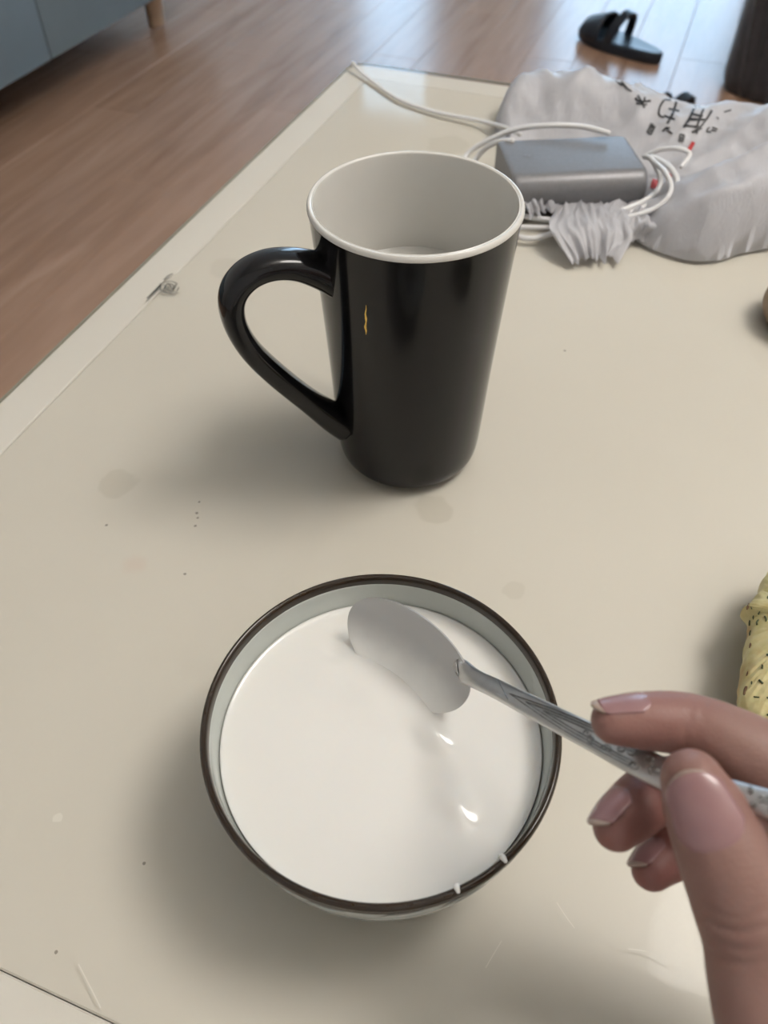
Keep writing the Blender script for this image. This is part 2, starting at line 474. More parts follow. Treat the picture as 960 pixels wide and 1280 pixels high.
# handle in a vertical plane through the mug axis
ha = math.radians(203)
hd = (R_ * math.cos(ha) + H_ * math.sin(ha)).normalized(); hn = Vector((0,0,1)).cross(hd)
def onplane(px, py):
    d = ray(px, py); t = (MC - CAM).dot(hn) / d.dot(hn); return CAM + d * t
hp = [onplane(*q) for q in ((418, 345), (396, 337), (366, 330), (334, 332), (306, 346), (290, 371), (293, 403), (313, 437), (346, 469), (385, 500), (412, 519), (428, 528))]
hw = [0.0095, 0.0078, 0.0066, 0.0062, 0.0061, 0.0060, 0.0058, 0.0058, 0.0060, 0.0064, 0.0078, 0.0086]
q = cr([tuple(p) + (w,) for p, w in zip(hp, hw)], 6)
pts = [Vector(a[:3]) for a in q]; rings = []
for i, p in enumerate(pts):
    t = (pts[min(i+1, len(pts)-1)] - pts[max(i-1, 0)]).normalized(); b = hn; nn = b.cross(t).normalized(); w = q[i][3]
    ring = []
    for k in range(20):
        a = 2*math.pi*k/20; ca, sa = math.cos(a), math.sin(a)
        ring.append(p + b * (w*1.16*math.copysign(abs(ca)**0.75, ca)) + nn * (w*0.80*math.copysign(abs(sa)**0.8, sa)))
    rings.append(ring)
build('handle', MB().loft(rings), M_BLACK, mug)
# small gold mark on the front
gm = MB()
def mugr(z):
    for (r0, z0), (r1, z1) in zip(op[:-1], op[1:]):
        if z0 <= z <= z1: return r0 + (r1-r0)*(z-z0)/max(1e-9, z1-z0)
    return op[-1][0]
def on_mug(px, py):
    d = ray(px, py); lo, hi = 0.2, 0.5
    t = 0.25
    while t < 0.6:
        p = CAM + d*t; z = p.z - TZ
        if 0 < z < 0.128 and (p.xy - MC.xy).length < mugr(z): break
        t += 0.0002
    rad = (p.xy - MC.xy).normalized()
    return Vector((MC.x + rad.x*(mugr(z)+0.0002), MC.y + rad.y*(mugr(z)+0.0002), p.z))
L = []; Rr = []
for y, wpx in ((381, 0.3), (386, 1.2), (392, 1.8), (398, 2.8), (402, 1.4), (408, 3.0), (413, 2.0), (418, 0.4)):
    xc = 457 + (1 if y % 4 else 0)
    L.append(on_mug(xc-wpx/2, y)); Rr.append(on_mug(xc+wpx/2, y))
k = len(L); gm.add(L+Rr, [(i, i+1, k+i+1, k+i) for i in range(k-1)])
build('gold_mark', gm, M_GOLD, mug, smooth=False, recalc=False)

# ------------------------------------------------------------------ bowl of milk
BC = Vector((ground(-0.00097, 0.116).x, ground(-0.00097, 0.116).y, TZ))
n = NT('celadon_glaze'); n.set(Roughness=0.12)
f = n.noise(n.coord(), 50); n.base(n.ramp(f, [(0.3, (0.45, 0.475, 0.44)), (0.7, (0.49, 0.515, 0.48))]))
M_CEL = n.m
n = NT('brown_rim'); n.set(Roughness=0.14)
f = n.noise(n.coord(), 220, 3); n.base(n.ramp(f, [(0.35, (0.016, 0.009, 0.004)), (0.75, (0.028, 0.015, 0.006))]))
M_RIM = n.m
M_PAINT = plain('blue_grey_brushwork', (0.10, 0.14, 0.15), 0.2, var=0.3, scale=200)
bowl = empty('bowl', BC, 'round ceramic bowl with dark brown rim, filled with milk', 'bowl')
bo = cr([(0.0235, 0.0), (0.0245, 0.0), (0.0250, 0.006), (0.031, 0.0085), (0.0435, 0.0165), (0.0508, 0.028), (0.0540, 0.041), (0.0546, 0.0515)], 6)
bi = cr([(0.0530, 0.0515), (0.0521, 0.044), (0.0476, 0.0285), (0.037, 0.0155), (0.018, 0.0115), (0.0, 0.011)], 6)
build('body', MB().lathe([(0.0, 0.006), (0.021, 0.006), (0.0215, 0.0)] + bo + bi, BC, 128), M_CEL, bowl)
rp = cr([(0.0530, 0.0510), (0.0533, 0.0537), (0.0540, 0.0548), (0.0548, 0.0549), (0.0555, 0.0540), (0.0555, 0.0524), (0.0546, 0.0505)], 5)
build('rim_band', MB().lathe(rp, BC, 128), M_RIM, bowl)
rp = [(0.0546, 0.0505), (0.0550, 0.0503), (0.0551, 0.0495), (0.0544, 0.0492), (0.0540, 0.0499)]
build('rim_line', MB().lathe(rp, BC, 128, close=True), M_RIM, bowl)
def bowl_out(a, z):
    for (r0, z0), (r1, z1) in zip(bo[:-1], bo[1:]):
        if z0 <= z <= z1:
            r = r0 + (r1-r0)*(z-z0)/max(1e-9, z1-z0); break
    else: r = 0.0545
    r += 0.0002
    return BC + Vector((r*math.cos(a), r*math.sin(a), z))
m = MB()
for k in range(46):
    a0 = 2*math.pi*k/46 + random.uniform(-0.05, 0.05); z0 = random.uniform(0.026, 0.046)
    ln = random.uniform(0.10, 0.24); dz = random.uniform(-0.006, 0.006); wd = random.uniform(0.0006, 0.0016)
    L = []; Rr = []
    for i in range(9):
        t = i/8; a = a0+ln*t; z = min(0.0475, max(0.012, z0 + dz*t + 0.002*math.sin(3*t))); h = wd*math.sin(math.pi*max(0.06, min(0.94, t)))
        L.append(bowl_out(a, z+h)); Rr.append(bowl_out(a, z-h))
    m.add(L+Rr, [(i, i+1, 9+i+1, 9+i) for i in range(8)])
build('painted_leaf_pattern', m, M_PAINT, bowl, recalc=False)

n = NT('milk'); n.set(Roughness=0.10, Specular_IOR_Level=0.5, Subsurface_Weight=0.25, Subsurface_Scale=0.004)
n.b.inputs['Subsurface Radius'].default_value = (1.0, 0.8, 0.6)
f = n.noise(n.coord(), 25); n.base(n.ramp(f, [(0.3, (0.735, 0.72, 0.68)), (0.7, (0.755, 0.74, 0.70))]))
M_MILK = n.m
MZ = 0.0412
mbumps = []      # (centre world, sigma along, sigma across, angle, height)
def mbump(px, py, sa, sb, ang, h):
    p = P(px, py, MZ); mbumps.append((p.x, p.y, sa, sb, math.radians(ang)+YAW, h))
mbump(539, 915, 0.0050, 0.0034, -50, 0.0023)
mbump(569, 1005, 0.0045, 0.0034, -60, 0.0019)
mbump(420, 818, 0.0035, 0.0022, -20, -0.0010)
mbump(405, 840, 0.008, 0.004, 50, 0.0005)
mbump(470, 870, 0.010, 0.004, -35, 0.0006)
mbump(560, 960, 0.014, 0.005, -60, -0.0006)
def milk_z(p):
    z = 0
    for x, y, sa, sb, an, h in mbumps:
        dx, dy = p.x-x, p.y-y; a = dx*math.cos(an)+dy*math.sin(an); b = -dx*math.sin(an)+dy*math.cos(an)
        z += h*math.exp(-(a*a)/(2*sa*sa) - (b*b)/(2*sb*sb))
    return z
m = MB(); NR, NA = 90, 160; MR = 0.0513
v = [Vector((BC.x, BC.y, TZ+MZ+milk_z(BC)))]; f = []
for i in range(1, NR+1):
    r = MR*i/NR
    for k in range(NA):
        a = 2*math.pi*k/NA
        p = Vector((BC.x+r*math.cos(a), BC.y+r*math.sin(a), 0))
        men = 0.0009*math.exp(-(MR-r)/0.0011)
        fade = min(1, (MR-r)/0.006)
        p.z = TZ + MZ + men + milk_z(p)*fade
        v.append(p)
for k in range(NA): f.append((0, 1+k, 1+(k+1) % NA))
for i in range(NR-1):
    for k in range(NA):
        k2 = (k+1) % NA
        f.append((1+i*NA+k, 1+(i+1)*NA+k, 1+(i+1)*NA+k2, 1+i*NA+k2))
nb = len(v)
for k in range(NA):
    a = 2*math.pi*k/NA; v.append(BC + Vector((0.034*math.cos(a), 0.034*math.sin(a), 0.0165)))
o0 = 1+(NR-1)*NA
for k in range(NA): f.append((o0+k, nb+k, nb+(k+1) % NA, o0+(k+1) % NA))
f.append(tuple(nb+k for k in range(NA))[::-1])
m.add(v, f)
# keep the body of milk just inside the wall
milk = empty('milk', BC + Vector((0, 0, 0.017)), 'smooth white milk filling the brown rimmed bowl', 'milk')
build('surface', m, M_MILK, milk)
def drop(pts, r):
    build('drip', MB().tube(pts, r, seg=10, n=5, roundcap=True), M_MILK, milk)
def rimpt(ang, r, z):
    return BC + Vector((r*math.cos(ang), r*math.sin(ang), z))
for px, py in ((628, 1070), (572, 1108)):
    p = P(px, py, 0.054); a = math.atan2(p.y-BC.y, p.x-BC.x)
    drop([tuple(rimpt(a+0.01, 0.0524, 0.0480)) + (0.0007,), tuple(rimpt(a, 0.0530, 0.0530)) + (0.0008,), tuple(rimpt(a-0.01, 0.0537, 0.0552)) + (0.0009,), tuple(rimpt(a-0.012, 0.0549, 0.0552)) + (0.0006,)], 0.0008)

# ------------------------------------------------------------------ spoon
n = NT('spoon_steel'); n.set(Metallic=1.0, Roughness=0.38)
f = n.noise(n.coord(), 120, 3); n.base(n.ramp(f, [(0.3, (0.52, 0.51, 0.50)), (0.7, (0.62, 0.61, 0.60))]))
M_STEEL = n.m
n = NT('spoon_steel_wet_with_milk'); n.set(Roughness=0.22)
wc = n.coord(True); sep = n.new('ShaderNodeSeparateXYZ'); n.link(wc, sep.inputs[0])
nz = n.noise(wc, 90, 3)
hz = n.math('ADD', sep.outputs['Z'], n.math('MULTIPLY', n.math('SUBTRACT', nz, 0.5), 0.004))
film = n.mapr(hz, TZ+MZ-0.001, TZ+MZ+0.014, 1.0, 0.0)
n.base(n.mix(film, (0.43, 0.425, 0.42), (0.90, 0.88, 0.83)))
n.set(Roughness=0.36, Metallic=0.3)
M_WET = n.m
M_DARKSTEEL = plain('tarnished_relief', (0.30, 0.295, 0.285), 0.30, metal=1.0, var=0.4, scale=400)
sA = P(432, 803, 0.0418); sB = P(541, 889, 0.0418); sN = P(575, 838, 0.0600); sT = P(492, 748, 0.0670)
sc = (sA+sB+sN+sT)/4
e1 = (sN-sA)/2; e2 = (sT-sB)/2
nrm = e1.cross(e2).normalized()
if nrm.z < 0: nrm = -nrm
sG = PD(840, 972, 0.1945*0.88)
spoon = empty('spoon', sc - Vector((0, 0, 0.012)), 'steel spoon with ornamented handle dipped in the milk', 'spoon')
NRs, NAs = 22, 72; DEP = 0.0050; TH = 0.0011
v = []; f = []
def sp(rho, a, off=0):
    ca, sa = math.cos(a), math.sin(a)
    egg = 1.0 + 0.05*ca
    p = sc + e1*(rho*ca) + e2*(rho*sa*(1-0.06*ca))
    return p - nrm*(DEP*(1-rho**2.2)) + nrm*off
for off in (TH/2, -TH/2):
    base = len(v); v.append(sp(0, 0, off))
    for i in range(1, NRs+1):
        for k in range(NAs): v.append(sp(i/NRs, 2*math.pi*k/NAs, off*(1 if i < NRs else 0.6)))
    for k in range(NAs): f.append((base, base+1+k, base+1+(k+1) % NAs))
    for i in range(NRs-1):
        for k in range(NAs):
            k2 = (k+1) % NAs
            f.append((base+1+i*NAs+k, base+1+(i+1)*NAs+k, base+1+(i+1)*NAs+k2, base+1+i*NAs+k2))
half = len(v)//2
for k in range(NAs):
    k2 = (k+1) % NAs
    f.append((1+(NRs-1)*NAs+k, half+1+(NRs-1)*NAs+k, half+1+(NRs-1)*NAs+k2, 1+(NRs-1)*NAs+k2))
m = MB().add(v, f)
build('bowl', m, M_WET, spoon, angle=0.9)
sEnd = PD(985, 1012, 0.172*0.88)
axis = (sG - sN).normalized()
hpath = [(sN - e1*0.025 - nrm*0.0012, 0.0024, 0.0003), (sN + e1*0.02 - nrm*0.0002, 0.0036, 0.0009), (sN + e1*0.05, 0.0037, 0.0013), (sN.lerp(sG, 0.10) - Vector((0,0,0.0004)), 0.0029, 0.0016), (sN.lerp(sG, 0.24), 0.0029, 0.0015),
         (sN.lerp(sG, 0.45), 0.0032, 0.0013), (sN.lerp(sG, 0.70), 0.0034, 0.0012), (sG, 0.0036, 0.0012), (sG.lerp(sEnd, 0.5), 0.0029, 0.0012), (sEnd, 0.0029, 0.0012), (sEnd + (sEnd-sG).normalized()*0.012, 0.0034, 0.0011), (sEnd + (sEnd-sG).normalized()*0.022, 0.0030, 0.0010)]
q = cr([tuple(a)+(b, c) for a, b, c in hpath], 8)
hpts = [Vector(a[:3]) for a in q]; rings = []; HF = []
fnorm = (CAM - sG).normalized()*0.55 + Vector((0,0,1))*0.45
for i, p in enumerate(hpts):
    t = (hpts[min(i+1, len(hpts)-1)] - hpts[max(i-1, 0)]).normalized()
    blend = min(1, max(0, (i-8)/24))
    ref = (nrm*(1-blend) + fnorm.normalized()*blend)
    b = t.cross(ref).normalized(); nn = b.cross(t).normalized()
    if nn.dot(ref) < 0: nn = -nn
    w, h = q[i][3], q[i][4]
    HF.append((p, t, b, nn, w, h))
    rings.append([p + b*(w*math.copysign(abs(math.cos(a))**0.6, math.cos(a))) + nn*(h*math.copysign(abs(math.sin(a))**0.8, math.sin(a))) for a in (2*math.pi*k/16 for k in range(16))])
build('handle', MB().loft(rings), M_STEEL, spoon)
# raised ornament: an almond border, then small scrolls
orn = MB()
def hpos(s, u, lift=0.0002):
    x = s*(len(HF)-1); i = min(int(x), len(HF)-2); fr_ = x-i
    p0, t0, b0, n0, w0, h0 = HF[i]; p1, t1, b1, n1, w1, h1 = HF[i+1]
    p = p0.lerp(p1, fr_); b = b0.lerp(b1, fr_); nn = n0.lerp(n1, fr_); w = w0+(w1-w0)*fr_; h = h0+(h1-h0)*fr_
    return p + b*(u*w*0.9) + nn*(h*(1-0.25*abs(u)**3)+lift)
for sgn in (-1, 1):
    for lo, hi, amp in ((0.405, 0.60, 0.78), (0.44, 0.60, 0.55), (0.475, 0.60, 0.32)):
        orn.tube([hpos(lo+(hi-lo)*t, sgn*amp*math.sin(math.pi*min(1, t*0.62))) for t in [i/10 for i in range(11)]], 0.00019, seg=6, n=3)
orn.tube([hpos(0.36+0.05*t, -0.85+1.5*t) for t in [i/6 for i in range(7)]], 0.00014, seg=6, n=2)
for k in range(44):
    s0 = 0.545 + 0.42*k/44; u0 = 0.5*math.sin(k*2.4)
    orn.tube([hpos(s0+0.006*(1-j/9)*math.cos(j*0.9+k), u0+0.36*(1-j/9)*math.sin(j*0.9+k)) for j in range(9)], 0.00020, seg=6, n=2)
build('relief_ornament', orn, M_DARKSTEEL, spoon)

# ------------------------------------------------------------------ hand
n = NT('skin'); n.set(Roughness=0.48, Specular_IOR_Level=0.4, Subsurface_Weight=0.18, Subsurface_Scale=0.004)
n.b.inputs['Subsurface Radius'].default_value = (1.0, 0.35, 0.2)
oc = n.coord(True)
f = n.noise(oc, 70, 4); f2 = n.noise(oc, 900, 3)
c = n.ramp(f, [(0.3, (0.235, 0.130, 0.105)), (0.7, (0.275, 0.158, 0.128))])
def redden(c, p, r, col, k):
    mp = n.new('ShaderNodeVectorMath', operation='DISTANCE'); n.link(oc, mp.inputs[0]); mp.inputs[1].default_value = p
    return n.mix(n.mapr(mp.outputs['Value'], r*0.3, r, k, 0.0), c, col)
RED = (0.25, 0.10, 0.085)
vor = n.new('ShaderNodeTexVoronoi'); vor.inputs['Scale'].default_value = 1100; n.link(oc, vor.inputs['Vector'])
SKIN_N = n; SKIN_C = c; SKIN_V = vor
J = dict(
    index=[(PC(.0585, -.0530, .2030), .0062), (PC(.0660, -.0530, .2032), .0074), (PC(.0775, -.0542, .2028), .0083), (PC(.0900, -.0600, .1985), .0103), (PC(.1030, -.0680, .1945), .0118), (PC(.1200, -.0730, .1930), .0100), (PC(.1380, -.0820, .1890), .0125)],
    middle=[(PC(.0590, -.0800, .2030), .0062), (PC(.0640, -.0775, .2070), .0077), (PC(.0740, -.0745, .2140), .0083), (PC(.0880, -.0750, .2175), .0090), (PC(.1010, -.0785, .2170), .0096), (PC(.1200, -.0860, .2110), .0103), (PC(.1390, -.0940, .2040), .0130)],
    ring=[(PC(.0700, -.0935, .2090), .0056), (PC(.0745, -.0920, .2130), .0070), (PC(.0840, -.0905, .2190), .0078), (PC(.0970, -.0915, .2240), .0085), (PC(.1100, -.0950, .2240), .0091), (PC(.1240, -.1010, .2190), .0098), (PC(.1390, -.1060, .2140), .0125)],
    pinky=[(PC(.0900, -.1060, .2140), .0052), (PC(.0945, -.1055, .2180), .0062), (PC(.1030, -.1060, .2230), .0069), (PC(.1110, -.1075, .2260), .0075), (PC(.1190, -.1095, .2260), .0079), (PC(.1290, -.1130, .2240), .0086), (PC(.1390, -.1170, .2210), .0110)],
    thumb=[(PC(.0708, -.0618, .1838), .0074), (PC(.0730, -.0672, .1830), .0094), (PC(.0765, -.0750, .1805), .0111), (PC(.0797, -.0850, .1778), .0117), (PC(.0815, -.0935, .1755), .0116), (PC(.0808, -.1020, .1735), .0103), (PC(.0832, -.1140, .1710), .0113), (PC(.0895, -.1260, .1700), .0142), (PC(.1080, -.1400, .1720), .0180), (PC(.1300, -.1500, .1740), .0210)])
WR = PC(.172, -.150, .1740)
hm = MB()
for k, pts in J.items():
    hm.tube([tuple(p)+(r,) for p, r in pts], 0.01, seg=24, n=6, roundcap=True)
for k in ('index', 'middle', 'ring', 'pinky'):
    a, r = J[k][-1]
    off = {'index': 0.006, 'middle': 0.002, 'ring': -0.003, 'pinky': -0.007}[k]
    w = WR + U_*off*0.6 - F_*off
    hm.tube([tuple(a)+(r,), tuple(a.lerp(w, 0.35))+(r*1.08,), tuple(a.lerp(w, 0.7))+(0.0155,), tuple(w)+(0.017,)], 0.01, seg=24, n=6, roundcap=True)
a = J['thumb'][-2][0]
hm.tube([tuple(a)+(0.015,), tuple(a.lerp(WR, 0.5))+(0.019,), tuple(WR)+(0.021,)], 0.02, seg=24, n=6, roundcap=True)
hm.tube([tuple(J['thumb'][-3][0].lerp(J['index'][-1][0], 0.55))+(0.010,), tuple(J['index'][-1][0].lerp(WR, 0.5))+(0.015,)], 0.01, seg=20, n=4, roundcap=True)
AE = PC(.330, -.205, .045)
hm.tube([tuple(WR - (AE-WR)*0.05)+(0.024,), tuple(WR.lerp(AE, 0.12))+(0.0255,), tuple(WR.lerp(AE, 0.45))+(0.031,), tuple(WR.lerp(AE, 0.8))+(0.037,), tuple(AE)+(0.039,)], 0.03, seg=28, n=5, roundcap=True)
HS = 0.88                        # a small hand, nearer to the camera
def near(p): return CAM + (p-CAM)*HS
hm.v = [near(p) for p in hm.v]
J = {k: [(near(p), r*HS) for p, r in q] for k, q in J.items()}
me = bpy.data.meshes.new('hand_raw'); me.from_pydata(hm.v, [], hm.f)
bm = bmesh.new(); bm.from_mesh(me); bmesh.ops.recalc_face_normals(bm, faces=bm.faces); bm.to_mesh(me); bm.free()
tmp = bpy.data.objects.new('hand_raw', me); COL.objects.link(tmp)
md = tmp.modifiers.new('r', 'REMESH'); md.mode = 'VOXEL'; md.voxel_size = 0.0010
ms = tmp.modifiers.new('s', 'SMOOTH'); ms.factor = 0.5; ms.iterations = 7
dg = bpy.context.evaluated_depsgraph_get(); ev = tmp.evaluated_get(dg); rm = ev.to_mesh()
hv = [v.co.copy() for v in rm.vertices]; hf = [tuple(p.vertices) for p in rm.polygons]; hnrm = [v.normal.copy() for v in rm.vertices]
ev.to_mesh_clear(); bpy.data.objects.remove(tmp, do_unlink=True)
# creases: (point on the centre line, direction of the finger, half length along, depth, list of offsets)
creases = []
def crease(p, t, offs, depth, wid, face, spread=0.35, ext=0.014):
    creases.append((p, t.normalized(), offs, depth, wid, face.normalized(), spread, ext))
th = J['thumb']
crease(th[3][0].lerp(th[4][0], 0.55), th[3][0]-th[5][0], (-0.0050, -0.0022, 0.0006, 0.0030), 0.0008, 0.0006, DC(-.25, .1, -1), 0.0)
crease(J['index'][2][0], J['index'][1][0]-J['index'][3][0], (-0.001, 0.0015), 0.0003, 0.0006, DC(0, -.4, -1), -0.2)
for i in range(len(hv)):
    p = hv[i]; nn = hnrm[i]; d = 0
    for cp, ct, offs, dep, wid, face, spread, ext in creases:
        q = p - cp
        if q.length > ext*1.3: continue
        k = nn.dot(face)
        if k < spread: continue
        s = q.dot(ct)
        wav = 0.0009*math.sin(q.dot(ct.cross(face))*420)
        for j, of in enumerate(offs):
            d -= dep*math.exp(-((s-of-wav*(0.6+0.4*(j % 2)))/wid)**2)*min(1, (k-spread)*2)*(0.55+0.45*((j*7) % 3)/2)
    if d: hv[i] = p + nn*d
hb = MB(); hb.v = hv; hb.f = hf
c = SKIN_C; n = SKIN_N
for k, r, kk in (('index', 0.022, 0.45), ('middle', 0.024, 0.7), ('ring', 0.022, 0.75), ('thumb', 0.018, 0.25)):
    c = redden(c, J[k][1][0], r, RED, kk)
n.base(c)
n.bump(n.math('ADD', f2, n.math('MULTIPLY', vor.outputs['Distance'], 0.5)), 0.22, 0.0004)
M_SKIN = n.m
n = NT('fingernail'); n.set(Roughness=0.26, Specular_IOR_Level=0.5, Coat_Weight=0.2)
f = n.noise(n.coord(), 150, 2); n.base(n.ramp(f, [(0.3, (0.27, 0.145, 0.145)), (0.7, (0.305, 0.17, 0.165))]))
M_NAIL = n.m
M_NAILTIP = plain('nail_edge', (0.36, 0.27, 0.22), 0.3, var=0.05)
hand = empty('hand', J['pinky'][-1][0] + Vector((0.02, 0, -0.012)), 'right hand at the right edge pinching the spoon handle', 'hand')
build('skin', hb, M_SKIN, hand, recalc=False)
bvh = BVHTree.FromPolygons(hv, hf)
def nail(base, tip, r0, r1, nor, phi, free=0.12):
    """cylinder-like nail plate from the cuticle (base) to the free edge (tip), both on the finger's centre line"""
    axis = (tip-base).normalized(); L = (tip-base).length
    nor = (nor - axis*nor.dot(axis)).normalized(); lat = axis.cross(nor); r0 *= HS; r1 *= HS
    NS, NW_ = 20, 16; w = NW_+1
    def patch(s0, s1, ns, lift, thick):
        top = []; bot = []
        for i in range(ns+1):
            s = s0+(s1-s0)*i/ns
            ph = phi
            if s > 0.72: ph *= 1-0.30*((s-0.72)/0.28)**2
            r = r0+(r1-r0)*s + 0.0004*math.sin(math.pi*s) - 0.0006*max(0, 0.10-s)/0.10
            for j in range(w):
                u = -1+2*j/NW_; a = u*ph
                sx = s - (0.10*u*u if s > 0.72 else 0)*(s-0.72)/0.28 + (0.26*abs(u)**2.6*(1-s/0.55) if s < 0.55 else 0)
                d = nor*math.cos(a)+lat*math.sin(a)
                q = base + axis*(L*sx) + d*(r+lift)
                top.append(q); bot.append(q - d*thick)
        F = [(i*w+j, i*w+j+1, (i+1)*w+j+1, (i+1)*w+j) for i in range(ns) for j in range(NW_)]
        nb_ = len(top)
        F += [tuple(nb_+k for k in reversed(q)) for q in F]
        bd = list(range(w)) + [i*w+w-1 for i in range(1, ns+1)] + [ns*w+j for j in range(w-2, -1, -1)] + [i*w for i in range(ns-1, 0, -1)]
        for a_, b_ in zip(bd, bd[1:]+bd[:1]): F.append((a_, nb_+a_, nb_+b_, b_))
        return MB().add(top+bot, F)
    o = build('fingernail', patch(0.0, 1-free, NS, 0.0, 0.0006), M_NAIL, hand)
    build('free_edge', patch(1-free, 1.0, 4, 0.0, 0.0006), M_NAILTIP, o)
def fp(k, a, b, t): return J[k][a][0].lerp(J[k][b][0], t)
nail(fp('thumb', 2, 1, 0.05), fp('thumb', 1, 0, 1.75), 0.0108, 0.0082, DC(-.42, .10, -1), 0.80, 0.03)
nail(fp('index', 1, 0, -0.35), fp('index', 1, 0, 1.85), 0.0074, 0.0050, DC(-.15, 1, -.30), 0.75, 0.10)
nail(fp('middle', 1, 0, -0.15), fp('middle', 1, 0, 2.02), 0.0076, 0.0058, DC(-1, .80, -.45), 0.80, 0.09)
nail(fp('ring', 1, 0, -0.2), fp('ring', 1, 0, 2.05), 0.0068, 0.0050, DC(-1, .60, -.50), 0.80, 0.09)

# ------------------------------------------------------------------ power adapter and its cable
n = NT('silver_plastic'); n.set(Roughness=0.40, Metallic=0.3, Specular_IOR_Level=0.25)
f = n.noise(n.coord(), 400, 2); n.base(n.ramp(f, [(0.3, (0.185, 0.182, 0.187)), (0.7, (0.205, 0.202, 0.207))]))
M_SILVER = n.m
M_CABLE = plain('white_cable', (0.70, 0.69, 0.68), 0.42, var=0.02)
AH = 0.0255; AL0 = 0.004
a0 = P(644, 226, AL0+AH); a1 = P(814, 218, AL0+AH)       # front top edge
ax = (a1-a0); alen = ax.length; ax.normalize(); ay = Vector((-ax.y, ax.x, 0)); adep = 0.064
ad = empty('power_adapter', a0.lerp(a1, 0.5) + ay*adep/2 - Vector((0, 0, AH)), 'silver grey power adapter brick with white cable on the plastic bag', 'adapter')
# rounded section swept along the length
sec = []
rad = 0.011
for cx_, cz_, s0 in ((adep-0.006, AH-0.006, 0), (rad, AH-rad, 90), (rad, rad, 180), (adep-0.006, 0.006, 270)):
    rr_ = rad if cx_ == rad else 0.006
    for k in range(9):
        a = math.radians(s0+90*k/8); sec.append((cx_+rr_*math.cos(a), cz_+rr_*math.sin(a)))
rings = []
base = a0 - Vector((0, 0, AH))
for t, sc_ in ((0, 0.94), (0.0008, 0.97), (0.002, 0.99), (0.004, 1.0), (alen-0.004, 1.0), (alen-0.002, 0.99), (alen-0.0008, 0.97), (alen, 0.94)):
    rings.append([base + ax*t + ay*(adep/2+(y-adep/2)*sc_) + Vector((0, 0, AH/2+(z-AH/2)*sc_)) for y, z in sec])
build('housing', MB().loft(rings), M_SILVER, ad, angle=0.6)
M_FAINT = plain('faint_grey_print', (0.20, 0.20, 0.21), 0.5)
lm = MB(); lp = base + ax*(alen*0.17) + ay*(adep*0.55) + Vector((0, 0, AH+0.0002))
for dx in (-0.0022, 0.0006):
    lm.box(lp + Vector((dx, -0.002, 0)), lp + Vector((dx+0.0016, 0.002, 0.0001)))
build('printed_mark', lm, M_FAINT, ad, smooth=False)
def cable(pts, r=0.0019, name='cable'):
    build(name, MB().tube([tuple(P(x, y, z)) for x, y, z in pts], r, seg=10, n=8, roundcap=True), M_CABLE, ad)
cable([(760, 166, .034), (725, 158, .035), (680, 157, .034), (640, 163, .028), (605, 178, .018), (582, 196, .008), (575, 222, .003), (600, 262, .003), (650, 296, .003), (690, 292, .005), (740, 275, .009), (790, 258, .014), (817, 243, .016), (826, 225, .020), (815, 200, .024), (806, 196, .022)])
cable([(640, 176, .030), (620, 178, .026), (600, 192, .014), (592, 212, .006), (608, 250, .003), (655, 270, .006), (720, 276, .008), (780, 268, .010), (830, 246, .018), (846, 228, .026), (836, 208, .028), (815, 196, .022)])
cable([(650, 284, .005), (700, 284, .008), (760, 276, .012), (815, 262, .018), (838, 240, .026), (832, 216, .030), (812, 198, .022)], 0.0017)
cable([(808, 194, .020), (826, 187, .026), (848, 186, .030), (862, 193, .028), (852, 208, .024)], 0.0017)
cable([(441, 79, .006), (452, 91, .003), (470, 105, .002), (500, 125, .0018), (545, 140, .0018), (600, 151, .004), (632, 160, .010), (650, 168, .020)], 0.0017, 'thin_cord')

# ------------------------------------------------------------------ crumpled plastic bag
n = NT('white_plastic_film')
n.set(Roughness=0.30, Specular_IOR_Level=0.5)
f = n.noise(n.coord(True), 60, 3)
n.base(n.ramp(f, [(0.3, (0.67, 0.662, 0.685)), (0.7, (0.73, 0.722, 0.745))]))
trl = n.new('ShaderNodeBsdfTranslucent'); trl.inputs[0].default_value = (0.78, 0.775, 0.795, 1)
tra = n.new('ShaderNodeBsdfTransparent')
mx1 = n.new('ShaderNodeMixShader'); mx1.inputs[0].default_value = 0.40
mx2 = n.new('ShaderNodeMixShader'); mx2.inputs[0].default_value = 0.12
n.link(n.b.outputs[0], mx1.inputs[1]); n.link(trl.outputs[0], mx1.inputs[2])
n.link(mx1.outputs[0], mx2.inputs[1]); n.link(tra.outputs[0], mx2.inputs[2]); n.link(mx2.outputs[0], n.out.inputs[0])
fb = n.noise(n.coord(True, (2.2, 0.8, 1)), 60, 5, 0.62, 2.0); n.bump(fb, 0.55, 0.0022)
M_BAG = n.m
CP = []
def cp(px, py, z): p = P(px, py, z); CP.append((p.x, p.y, z))
def cpv(px, py, v):
    d = ray(px, py); t = v/d.y; p = CAM + d*t; CP.append((p.x, p.y, p.z-TZ))
# far crest, then the slope behind it down to the table's far edge
for a in ((630, 150, .625), (645, 122, .655), (672, 92, .672), (712, 82, .68), (748, 88, .68), (782, 108, .675), (802, 126, .665), (850, 121, .675), (900, 130, .675), (938, 150, .655), (962, 141, .655), (1010, 135, .66), (1060, 138, .66)): cpv(*a)
for u in (-.15, -.12, -.09, -.06, -.03, 0, .03, .06, .10, .14, .18):
    CP.append((u, .728, .010)); CP.append((u, .742, .0))
